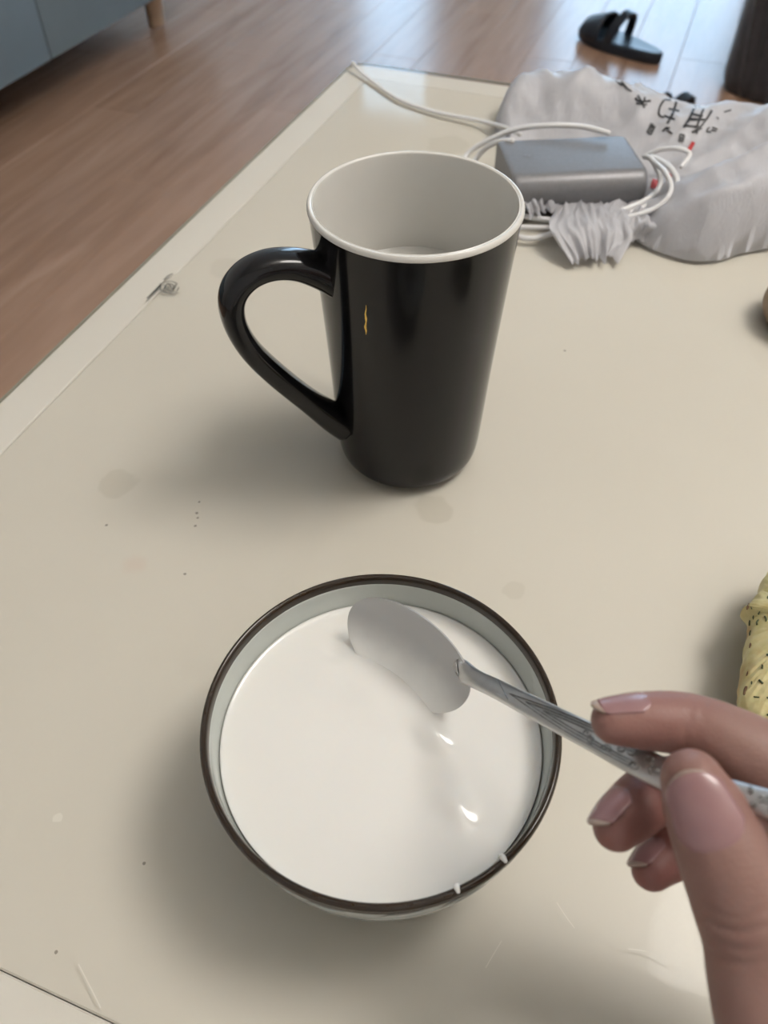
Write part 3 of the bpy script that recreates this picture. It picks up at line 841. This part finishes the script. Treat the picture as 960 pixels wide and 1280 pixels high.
# slope facing the camera, valley, front ridge, front face
for a in ((-.125, .635, .010), (-.10, .648, .016), (-.06, .652, .020), (-.025, .64, .018), (0.0, .63, .020), (.03, .635, .024), (.06, .63, .03), (-.01, .60, .010), (.015, .60, .014), (.045, .605, .020), (.09, .61, .035), (.14, .60, .04)): CP.append(a)
for a in ((832, 232, .548), (862, 219, .55), (900, 204, .555), (930, 192, .56), (962, 180, .565), (1020, 172, .58), (1080, 185, .58)): cpv(*a)
for a in ((800, 255, .004), (825, 262, .016), (850, 262, .028), (900, 255, .037), (960, 240, .044), (850, 292, .015), (905, 292, .020), (960, 280, .027), (1030, 250, .035), (1090, 250, .02)): cp(*a)
for a in ((640, 230, .0015), (700, 220, .0015), (760, 220, .0015), (640, 185, .0015), (700, 190, .0015), (700, 245, .0015), (780, 250, .0015), (690, 270, .001), (760, 280, .001)): cp(*a)
import numpy as np
_c = np.array(CP); _d = np.sqrt(((_c[:, None, :2]-_c[None, :, :2])**2).sum(-1) + 0.006**2)
_w = np.linalg.solve(_d + np.eye(len(_c))*-0.004, _c[:, 2]-0.012)
def bag_h(x, y):
    return 0.012 + float((np.sqrt((_c[:, 0]-x)**2 + (_c[:, 1]-y)**2 + 0.006**2)*_w).sum())
outline = [P(x, y, 0) for x, y in ((618, 160), (628, 138), (648, 116), (700, 116), (790, 130), (860, 140), (930, 149), (1010, 160), (1090, 171), (1140, 195), (1140, 240), (1090, 296), (1020, 305), (960, 312), (925, 318), (900, 326), (868, 328), (835, 320), (805, 308), (788, 296), (775, 284), (735, 270), (660, 262), (640, 240), (632, 200))]
outline = [Vector(a) for a in cr([(p.x, p.y) for p in outline] + [(outline[0].x, outline[0].y)], 24)]
def inside(x, y):
    c_ = False; k = len(outline); j = k-1
    for i in range(k):
        xi, yi = outline[i]; xj, yj = outline[j]
        if (yi > y) != (yj > y) and x < (xj-xi)*(y-yi)/(yj-yi)+xi: c_ = not c_
        j = i
    return c_
def edge_d(x, y):
    return min(math.hypot(a-x, b-y) for a, b in outline)
def ridged(x, y, z, s):
    return 1-abs(noise.noise((x*s, y*s, z)))*2
bx0 = min(p[0] for p in outline); bx1 = max(p[0] for p in outline); by0 = min(p[1] for p in outline); by1 = max(p[1] for p in outline)
STEP = 0.0026
gx = int((bx1-bx0)/STEP)+2; gy = int((by1-by0)/STEP)+2
idx = {}; v = []
for i in range(gx):
    for j in range(gy):
        x = bx0+i*STEP; y = by0+j*STEP
        ins = inside(x, y); d = edge_d(x, y)
        if not ins:
            if d > STEP*1.5: continue
            x, y = min(outline, key=lambda p: (p[0]-x)**2+(p[1]-y)**2)[:2]; d = 0
        h = min(max(bag_h(x, y), 0.0), 0.062)
        qa = Vector((x, y, 0)) - base; la = qa.dot(ax); da = qa.dot(ay)
        out_ = max(-la, la-alen, -da, da-adep, 0.0)
        if out_ < 0.012: h = min(h, 0.002 + 0.028*(max(0, out_-0.0015)/0.0105)**1.2)
        k = min(1, d/0.016); h *= math.sqrt(k*(2-k))
        q = P(0, 0, 0)
        # fine folds, stronger where the film stands off the table
        am = min(1, h/0.02)
        ca, sa = 0.8, 0.6
        xr, yr = x*ca+y*sa, -x*sa+y*ca
        h += am*(0.0058*(ridged(xr*0.5, yr*1.5, 3.1, 22)-0.6) + 0.0026*(ridged(xr*1.4, yr*0.5, 7.7, 45)-0.6) + 0.0004*(ridged(x, y, 1.7, 120)-0.5))
        h = max(h, 0.0006 + 0.0004*noise.noise((x*80, y*80, 0)))
        idx[(i, j)] = len(v); v.append(Vector((x, y, TZ+h)))
f = []
for (i, j), a in idx.items():
    b = idx.get((i+1, j)); c_ = idx.get((i+1, j+1)); d = idx.get((i, j+1))
    if b is not None and c_ is not None and d is not None: f.append((a, b, c_, d))
used_ = sorted({k for q in f for k in q}); rmap = {a: i for i, a in enumerate(used_)}
bagv = [v[a] for a in used_]; bagf = [tuple(rmap[a] for a in q) for q in f]
bag = empty('plastic_bag', P(860, 240, 0.0), 'crumpled translucent white plastic bag with black printed characters', 'plastic bag')
bo_ = build('film', MB().add(bagv, bagf), M_BAG, bag)
sol = bo_.modifiers.new('thickness', 'SOLIDIFY'); sol.thickness = 0.0001; sol.offset = -1
# tufts of the bag's torn edge in front of the adapter
def tuft(path, widths, seed, amp):
    m = MB(); rows = []
    q = cr([tuple(P(x, y, z)) + (w,) for (x, y, z), w in zip(path, widths)], 9)
    pts_ = [Vector(a[:3]) for a in q]; k_ = len(pts_)
    for i, p in enumerate(pts_):
        t = (pts_[min(i+1, k_-1)] - pts_[max(i-1, 0)]).normalized()
        b = Vector((-t.y, t.x, 0)).normalized(); w = q[i][3]; row = []; pr = i/(k_-1)
        for j in range(49):
            u = -1+2*j/48
            fold = amp*((1-2*abs(noise.noise((u*2.1+seed+0.6*noise.noise((u*2, pr*3, seed)), pr*1.5, seed))))*1.2 + (1-2*abs(noise.noise((u*5+seed+pr, pr*3.2, 3.3))))*0.6 + noise.noise((u*20, pr*6, seed))*0.25)
            lenv = 0.012*noise.noise((u*4.5, seed*1.7, 0.5))*pr**2 + 0.004*noise.noise((u*14, seed, 9.5))*pr**2
            z = p.z + (fold + 0.003*(1-u*u))*(0.35+0.65*math.sin(math.pi*min(1, pr*0.9+0.1)))
            e = p + b*(w*u*(1+0.15*noise.noise((u*5, pr*3, seed)))) + t*lenv
            row.append(Vector((e.x, e.y, max(TZ+0.0006, z))))
        rows.append(row)
    m.loft(rows, cap=False, closed_ring=False)
    o = build('gathered_edge', m, M_BAG, bag)
    s_ = o.modifiers.new('thickness', 'SOLIDIFY'); s_.thickness = 0.0001
tuft([(728, 256, .003), (732, 275, .009), (738, 300, .008), (742, 328, .001)], [0.016, 0.022, 0.026, 0.015], 3, 0.0040)
tuft([(790, 256, .004), (786, 270, .008), (780, 288, .008), (778, 306, .001)], [0.014, 0.018, 0.020, 0.016], 8, 0.0038)
tuft([(668, 250, .003), (672, 257, .008), (680, 268, .008)], [0.010, 0.012, 0.013], 5, 0.0040)
# printed characters laid on the film
bagb = BVHTree.FromPolygons(bagv, bagf)
M_PBLACK = plain('black_print', (0.020, 0.020, 0.022), 0.5)
M_PRED = plain('red_print', (0.45, 0.035, 0.035), 0.5)
def on_bag(px, py):
    d = ray(px, py).normalized(); h = bagb.ray_cast(CAM, d)
    if h[0] is None: return None
    nn = h[1] if h[1].dot(d) < 0 else -h[1]
    return h[0] - d*0.0007, nn
def bag_stroke(m, pts, wpx):
    q = cr(pts, 4); L = []; Rr = []
    for i, (x, y) in enumerate(q):
        x0, y0 = q[max(i-1, 0)]; x1, y1 = q[min(i+1, len(q)-1)]
        l = math.hypot(x1-x0, y1-y0) or 1; nx_, ny_ = -(y1-y0)/l*wpx/2, (x1-x0)/l*wpx/2
        a = on_bag(x+nx_, y+ny_); b = on_bag(x-nx_, y-ny_)
        if a is None or b is None or (a[0]-b[0]).length > 0.02:
            if len(L) > 1: m.add(L+Rr, [(k, k+1, len(L)+k+1, len(L)+k) for k in range(len(L)-1)])
            L, Rr = [], []; continue
        if L and (L[-1]-a[0]).length > 0.02:
            if len(L) > 1: m.add(L+Rr, [(k, k+1, len(L)+k+1, len(L)+k) for k in range(len(L)-1)])
            L, Rr = [], []
        L.append(a[0]); Rr.append(b[0])
    if len(L) > 1: m.add(L+Rr, [(k, k+1, len(L)+k+1, len(L)+k) for k in range(len(L)-1)])
def zc(pts): return [(740+x/4.364, 80+y/4.364) for x, y in pts]
glyphs = [
    ([([(395,195),(372,230),(365,275),(392,292)], 2.6), ([(397,194),(432,196)], 2.2)], M_PBLACK),
    ([([(482,205),(462,205),(445,260),(425,300),(410,325)], 3.2), ([(418,243),(476,256)], 2.8), ([(392,282),(452,302)], 2.8)], M_PBLACK),
    ([([(588,233),(562,235),(530,300),(500,345)], 3.2), ([(612,236),(590,290),(572,345)], 2.8), ([(655,252),(625,300),(585,350),(545,372)], 2.8), ([(540,270),(605,285)], 2.6), ([(528,300),(625,304)], 3.0), ([(510,335),(595,345)], 2.8)], M_PBLACK),
    ([([(325,322),(300,372)], 2.2), ([(345,338),(322,385)], 2.2), ([(318,335),(345,345)], 2.0), ([(308,355),(335,365)], 2.0), ([(300,372),(322,385)], 2.0)], M_PBLACK),
    ([([(385,368),(405,348),(425,350)], 2.2), ([(405,350),(418,365),(438,380)], 2.2)], M_PBLACK),
    ([([(482,380),(475,425)], 2.2), ([(505,388),(495,425)], 2.2), ([(482,382),(505,388)], 2), ([(480,402),(500,406)], 2.2)], M_PBLACK),
    ([([(315,345),(338,352)], 1.8), ([(305,365),(330,372)], 1.8), ([(335,325),(312,378)], 1.8)], M_PBLACK),
    ([([(495,384),(485,425)], 1.8), ([(478,412),(498,418)], 2.0)], M_PBLACK),
    ([([(600,350),(560,372)], 1.8), ([(585,348),(570,380)], 1.8)], M_PBLACK),
    ([([(640,345),(625,365),(650,372)], 1.8), ([(655,345),(685,355)], 1.6), ([(650,360),(678,366)], 1.6)], M_PBLACK),
    ([([(680,290),(692,300)], 1.6), ([(720,262),(760,250)], 1.8)], M_PBLACK),
    ([([(130,95),(150,72),(175,90)], 2.4), ([(160,95),(185,125),(215,150)], 2.4), ([(140,100),(165,118)], 2.0)], M_PBLACK),
    ([([(235,185),(262,205),(320,200)], 2.6), ([(250,170),(275,215),(285,240)], 2.4), ([(290,180),(280,210)], 2.2), ([(240,215),(300,222)], 2.0)], M_PBLACK),
    ([([(555,425),(530,468)], 5.0)], M_PRED),
    ([([(350,630),(335,680)], 9.0)], M_PRED),
    ([([(412,600),(438,640)], 7.0)], M_PRED),
]
for strokes, mt in glyphs:
    m = MB()
    for pts, wd in strokes: bag_stroke(m, zc(pts), wd)
    if m.f: build('printed_character', m, mt, bag, smooth=False, recalc=False)

# ------------------------------------------------------------------ pancake at the right edge
n = NT('egg_pancake'); n.set(Roughness=0.55, Subsurface_Weight=0.1, Subsurface_Scale=0.003)
oc = n.coord(True)
f = n.noise(oc, 120, 4); f3 = n.noise(oc, 45, 3, 0.5, 0.5)
c = n.ramp(f, [(0.3, (0.47, 0.40, 0.17)), (0.7, (0.64, 0.56, 0.30))])
c = n.mix(n.mapr(f3, 0.53, 0.66, 0.0, 0.8), c, (0.40, 0.25, 0.09))
n.base(c); n.bump(f, 0.5, 0.002)
M_CAKE = n.m
M_HERB = plain('green_herb', (0.055, 0.065, 0.02), 0.5, var=0.4, scale=300)
def slab(outline_px, zt, zb, bulge, seed):
    pts_ = [P(x, y, zt) for x, y in outline_px]
    pts_ = [Vector(a) for a in cr([tuple(p) for p in pts_]+[tuple(pts_[0])], 12)][:-1]
    pts_ = [p + Vector((noise.noise(p*190), noise.noise(p*190+Vector((5, 5, 5))), 0))*0.0007 for p in pts_]
    cen = sum(pts_, Vector())/len(pts_); rows = []
    th_ = zt-zb; k = len(pts_)
    def wob(i, s): return noise.noise((i*0.35, seed, s))*0.0012
    prof = []
    for s in (0.0, 0.25, 0.5, 0.7, 0.85, 0.95): prof.append((max(s, 0.02), bulge*(1-s*s), 1))
    for a in (20, 50, 80, 110, 140, 165): prof.append((0.96+0.04*math.sin(math.radians(a)), -th_/2+th_/2*math.cos(math.radians(a)), 1))
    for s in (0.9, 0.5, 0.02): prof.append((s, -th_, 1))
    for s, dz, _ in prof:
        rows.append([cen.lerp(p, s) + Vector((0, 0, (p.z-cen.z)*0 + dz + wob(i, s*7)*(1.0 if dz > -th_*0.9 else 0))) for i, p in enumerate(pts_)])
    return MB().loft(rows)
cake = empty('egg_pancake', P(1010, 830, 0), 'yellow herb flecked pancake at the right edge above the hand', 'pancake')
build('upper_layer', slab([(958, 718), (950, 738), (938, 752), (931, 757), (940, 768), (941, 780), (936, 800), (931, 830), (927, 862), (934, 890), (960, 930), (1040, 960), (1130, 930), (1170, 840), (1130, 740), (1050, 690), (985, 690)], 0.026, 0.019, 0.010, 2.0), M_CAKE, cake)
build('lower_layer', slab([(985, 745), (965, 790), (960, 850), (985, 920), (1060, 950), (1130, 900), (1140, 800), (1080, 730)], 0.0185, 0.001, 0.0, 5.0), M_CAKE, cake)
dg = bpy.context.evaluated_depsgraph_get()
up = [o for o in bpy.data.objects if o.name.startswith('upper_layer')][0]
ub = BVHTree.FromPolygons([v.co + WLOC[up] for v in up.data.vertices], [tuple(p.vertices) for p in up.data.polygons])
m = MB(); rnd = random.Random(4)
for k in range(95):
    x = rnd.uniform(932, 1100); y = rnd.uniform(725, 930)
    h = ub.ray_cast(CAM, ray(x, y).normalized())
    if h[0] is None: continue
    a = rnd.uniform(0, 6.28); l = rnd.uniform(0.0005, 0.0013); d = Vector((math.cos(a), math.sin(a), 0)); d = (d - h[1]*d.dot(h[1])).normalized()
    b = h[1].cross(d)
    m.tube([h[0]-d*l, h[0]+b*l*rnd.uniform(-0.35, 0.35)+h[1]*0.0002, h[0]+d*l], rnd.uniform(0.00022, 0.00042), seg=5, n=2)
o = build('herb_flakes', m, M_HERB, cake); o['kind'] = 'stuff'
M_CRUST = plain('brown_crust', (0.11, 0.05, 0.015), 0.6, var=0.4, scale=200)
for x, y, r in ((932, 758, 0.0009), (929, 862, 0.0013), (935, 806, 0.0008), (931, 842, 0.0006)):
    h = ub.ray_cast(CAM, ray(x+3, y).normalized())
    if h[0] is None: continue
    t = Vector((0.2, 1, 0)).normalized()
    build('browned_spot', MB().tube([tuple(h[0]-t*r*1.6)+(r*0.3,), tuple(h[0])+(r*0.5,), tuple(h[0]+t*r*1.6)+(r*0.3,)], r, seg=8, n=4, roundcap=True), M_CRUST, cake)

# small brown thing just entering the frame at the right
M_BUN = plain('brown_bun', (0.27, 0.19, 0.13), 0.6, var=0.15, scale=50, bump=0.001)
bc = P(1012, 405, 0)
bun = build('bread_bun', MB().lathe(cr([(0.0, 0.0), (0.020, 0.0), (0.0275, 0.004), (0.030, 0.012), (0.027, 0.022), (0.017, 0.029), (0.0, 0.031)], 6), bc, 48), M_BUN)
props(bun, 'brown rounded bun cut off by the right edge below the bag', 'bun')

# ------------------------------------------------------------------ slippers
M_SLIP = plain('dark_rubber', (0.010, 0.014, 0.022), 0.35, var=0.2, scale=60)
M_SOLE = plain('slate_footbed', (0.030, 0.050, 0.075), 0.40, var=0.2, scale=60)
def slipper(name, loc, rz, label):
    e = empty(name, (0, 0, 0), label, 'slipper', 'dark slippers on the floor')
    WLOC[e] = Vector((0, 0, 0))
    def half(t):   # t along the length, heel 0 .. toe 1
        return 0.033 + 0.014*math.sin(math.pi*min(1, t*1.0)*0.9)*t + 0.006*t
    def ol(z, ins):
        out = []; k = 44; Ls = 0.25
        for i in range(k):
            a = 2*math.pi*i/k; c_ = math.cos(a); s_ = math.sin(a)
            t = 0.5+0.5*c_
            out.append(Vector(((t-0.5)*(Ls-2*ins), math.copysign(abs(s_)**0.75, s_)*(half(t)-ins), z + 0.010*max(0, t-0.75)*2)))
        return out
    m = MB().loft([ol(0.0, 0.004), ol(0.003, 0.001), ol(0.020, 0.0), ol(0.024, 0.002)])
    build('sole', m, M_SLIP, e, angle=0.7)
    build('footbed', MB().loft([ol(0.0238, 0.004), ol(0.0262, 0.006), ol(0.0250, 0.03)]), M_SOLE, e, angle=0.7)
    def band(name, t0, t1, h0, h1, lean):
        rows = []
        for i in range(11):
            t = t0+(t1-t0)*i/10; x = (t-0.5)*0.25; hw_ = half(min(t, 0.9))*(1 if t < 0.8 else 1-1.2*(t-0.8)) - 0.001; top = h0+(h1-h0)*i/10; row = []
            for k in range(25):
                a = math.pi*k/24
                row.append(Vector((x - lean*math.sin(a), hw_*math.cos(a), 0.016 + top*math.sin(a)**0.8)))
            rows.append(row)
        o = build(name, MB().loft(rows, cap=False, closed_ring=False), M_SLIP, e)
        s_ = o.modifiers.new('thickness', 'SOLIDIFY'); s_.thickness = 0.007; s_.offset = -1
    band('rear_strap', 0.50, 0.585, 0.070, 0.074, 0.022)
    band('front_strap', 0.66, 0.90, 0.060, 0.038, 0.0)
    e.location = loc; e.rotation_euler = (0, 0, rz)
    return e
hl = PF(822, 68, 0.02); toe = PF(731, 36, 0.02); sc0 = (hl+toe)/2; d = toe-hl
slipper('slipper', (sc0.x, sc0.y, 0), math.atan2(d.y, d.x), 'dark slipper lying in the window glare on the floor')
p2 = PF(800, 119, 0.05)
slipper('slipper', (p2.x+0.085, p2.y-0.06, 0), math.radians(150), 'dark slipper mostly hidden behind the plastic bag')

# ------------------------------------------------------------------ black fabric bag on the floor
n = NT('black_fabric'); n.set(Roughness=0.7, Sheen_Weight=0.3)
f = n.noise(n.coord(), 60, 3); n.base(n.ramp(f, [(0.3, (0.013, 0.011, 0.014)), (0.7, (0.024, 0.021, 0.025))]))
n.bump(n.noise(n.coord(), 25, 4), 0.5, 0.01)
M_FABRIC = n.m
jl = PF(897, 121, 0.0)
jx0 = jl.x; jy = jl.y
jk = empty('fabric_bag', (jx0+0.24, jy+0.08, 0), 'black creased fabric bag standing on the floor at the upper right', 'bag')
rows = []; NJ = 180
for i in range(60):
    t = i/59; z = 0.002 + 0.66*t; row = []
    for k in range(NJ):
        a = 2*math.pi*k/NJ; ca, sa = math.cos(a), math.sin(a)
        x = math.copysign(abs(ca)**0.5, ca); y = math.copysign(abs(sa)**0.6, sa)
        g = x*7 + t*3.2
        fold = 0.016*(1-2*abs(noise.noise((g*0.55, t*0.8, 2.0+y)))) + 0.008*(1-2*abs(noise.noise((g*1.4-t*2, t*1.1, 5.0+y)))) - 0.008
        wx = 0.245*(1-0.10*max(0, t-0.55)/0.45); wy = 0.10*(1-0.80*max(0, t-0.35)/0.65)
        if t < 0.03: wx *= 0.96+0.04*t/0.03; wy *= 0.92+0.08*t/0.03
        row.append(Vector((jx0+0.246+x*(wx+fold*0.25*abs(ca)), jy+0.09+y*wy+fold*1.1*sa, z)))
    rows.append(row)
build('cloth', MB().loft(rows), M_FABRIC, jk, angle=0.9)
M_SNAP = plain('buckle_grey', (0.06, 0.065, 0.07), 0.35, metal=0.5)
build('side_buckle', bevel_mb(MB().box((jx0-0.020, jy+0.05, 0.26), (jx0+0.008, jy+0.062, 0.31)), 0.003), M_SNAP, jk, angle=0.5)
for yy in (jy+0.082, jy+0.098):
    build('carry_strap', MB().tube([(jx0+0.15, yy, 0.62), (jx0+0.16, yy, 0.72), (jx0+0.20, yy, 0.80), (jx0+0.25, yy, 0.82), (jx0+0.30, yy, 0.80), (jx0+0.34, yy, 0.72), (jx0+0.35, yy, 0.62)], 0.008, seg=10, n=6, roundcap=True), M_FABRIC, jk)
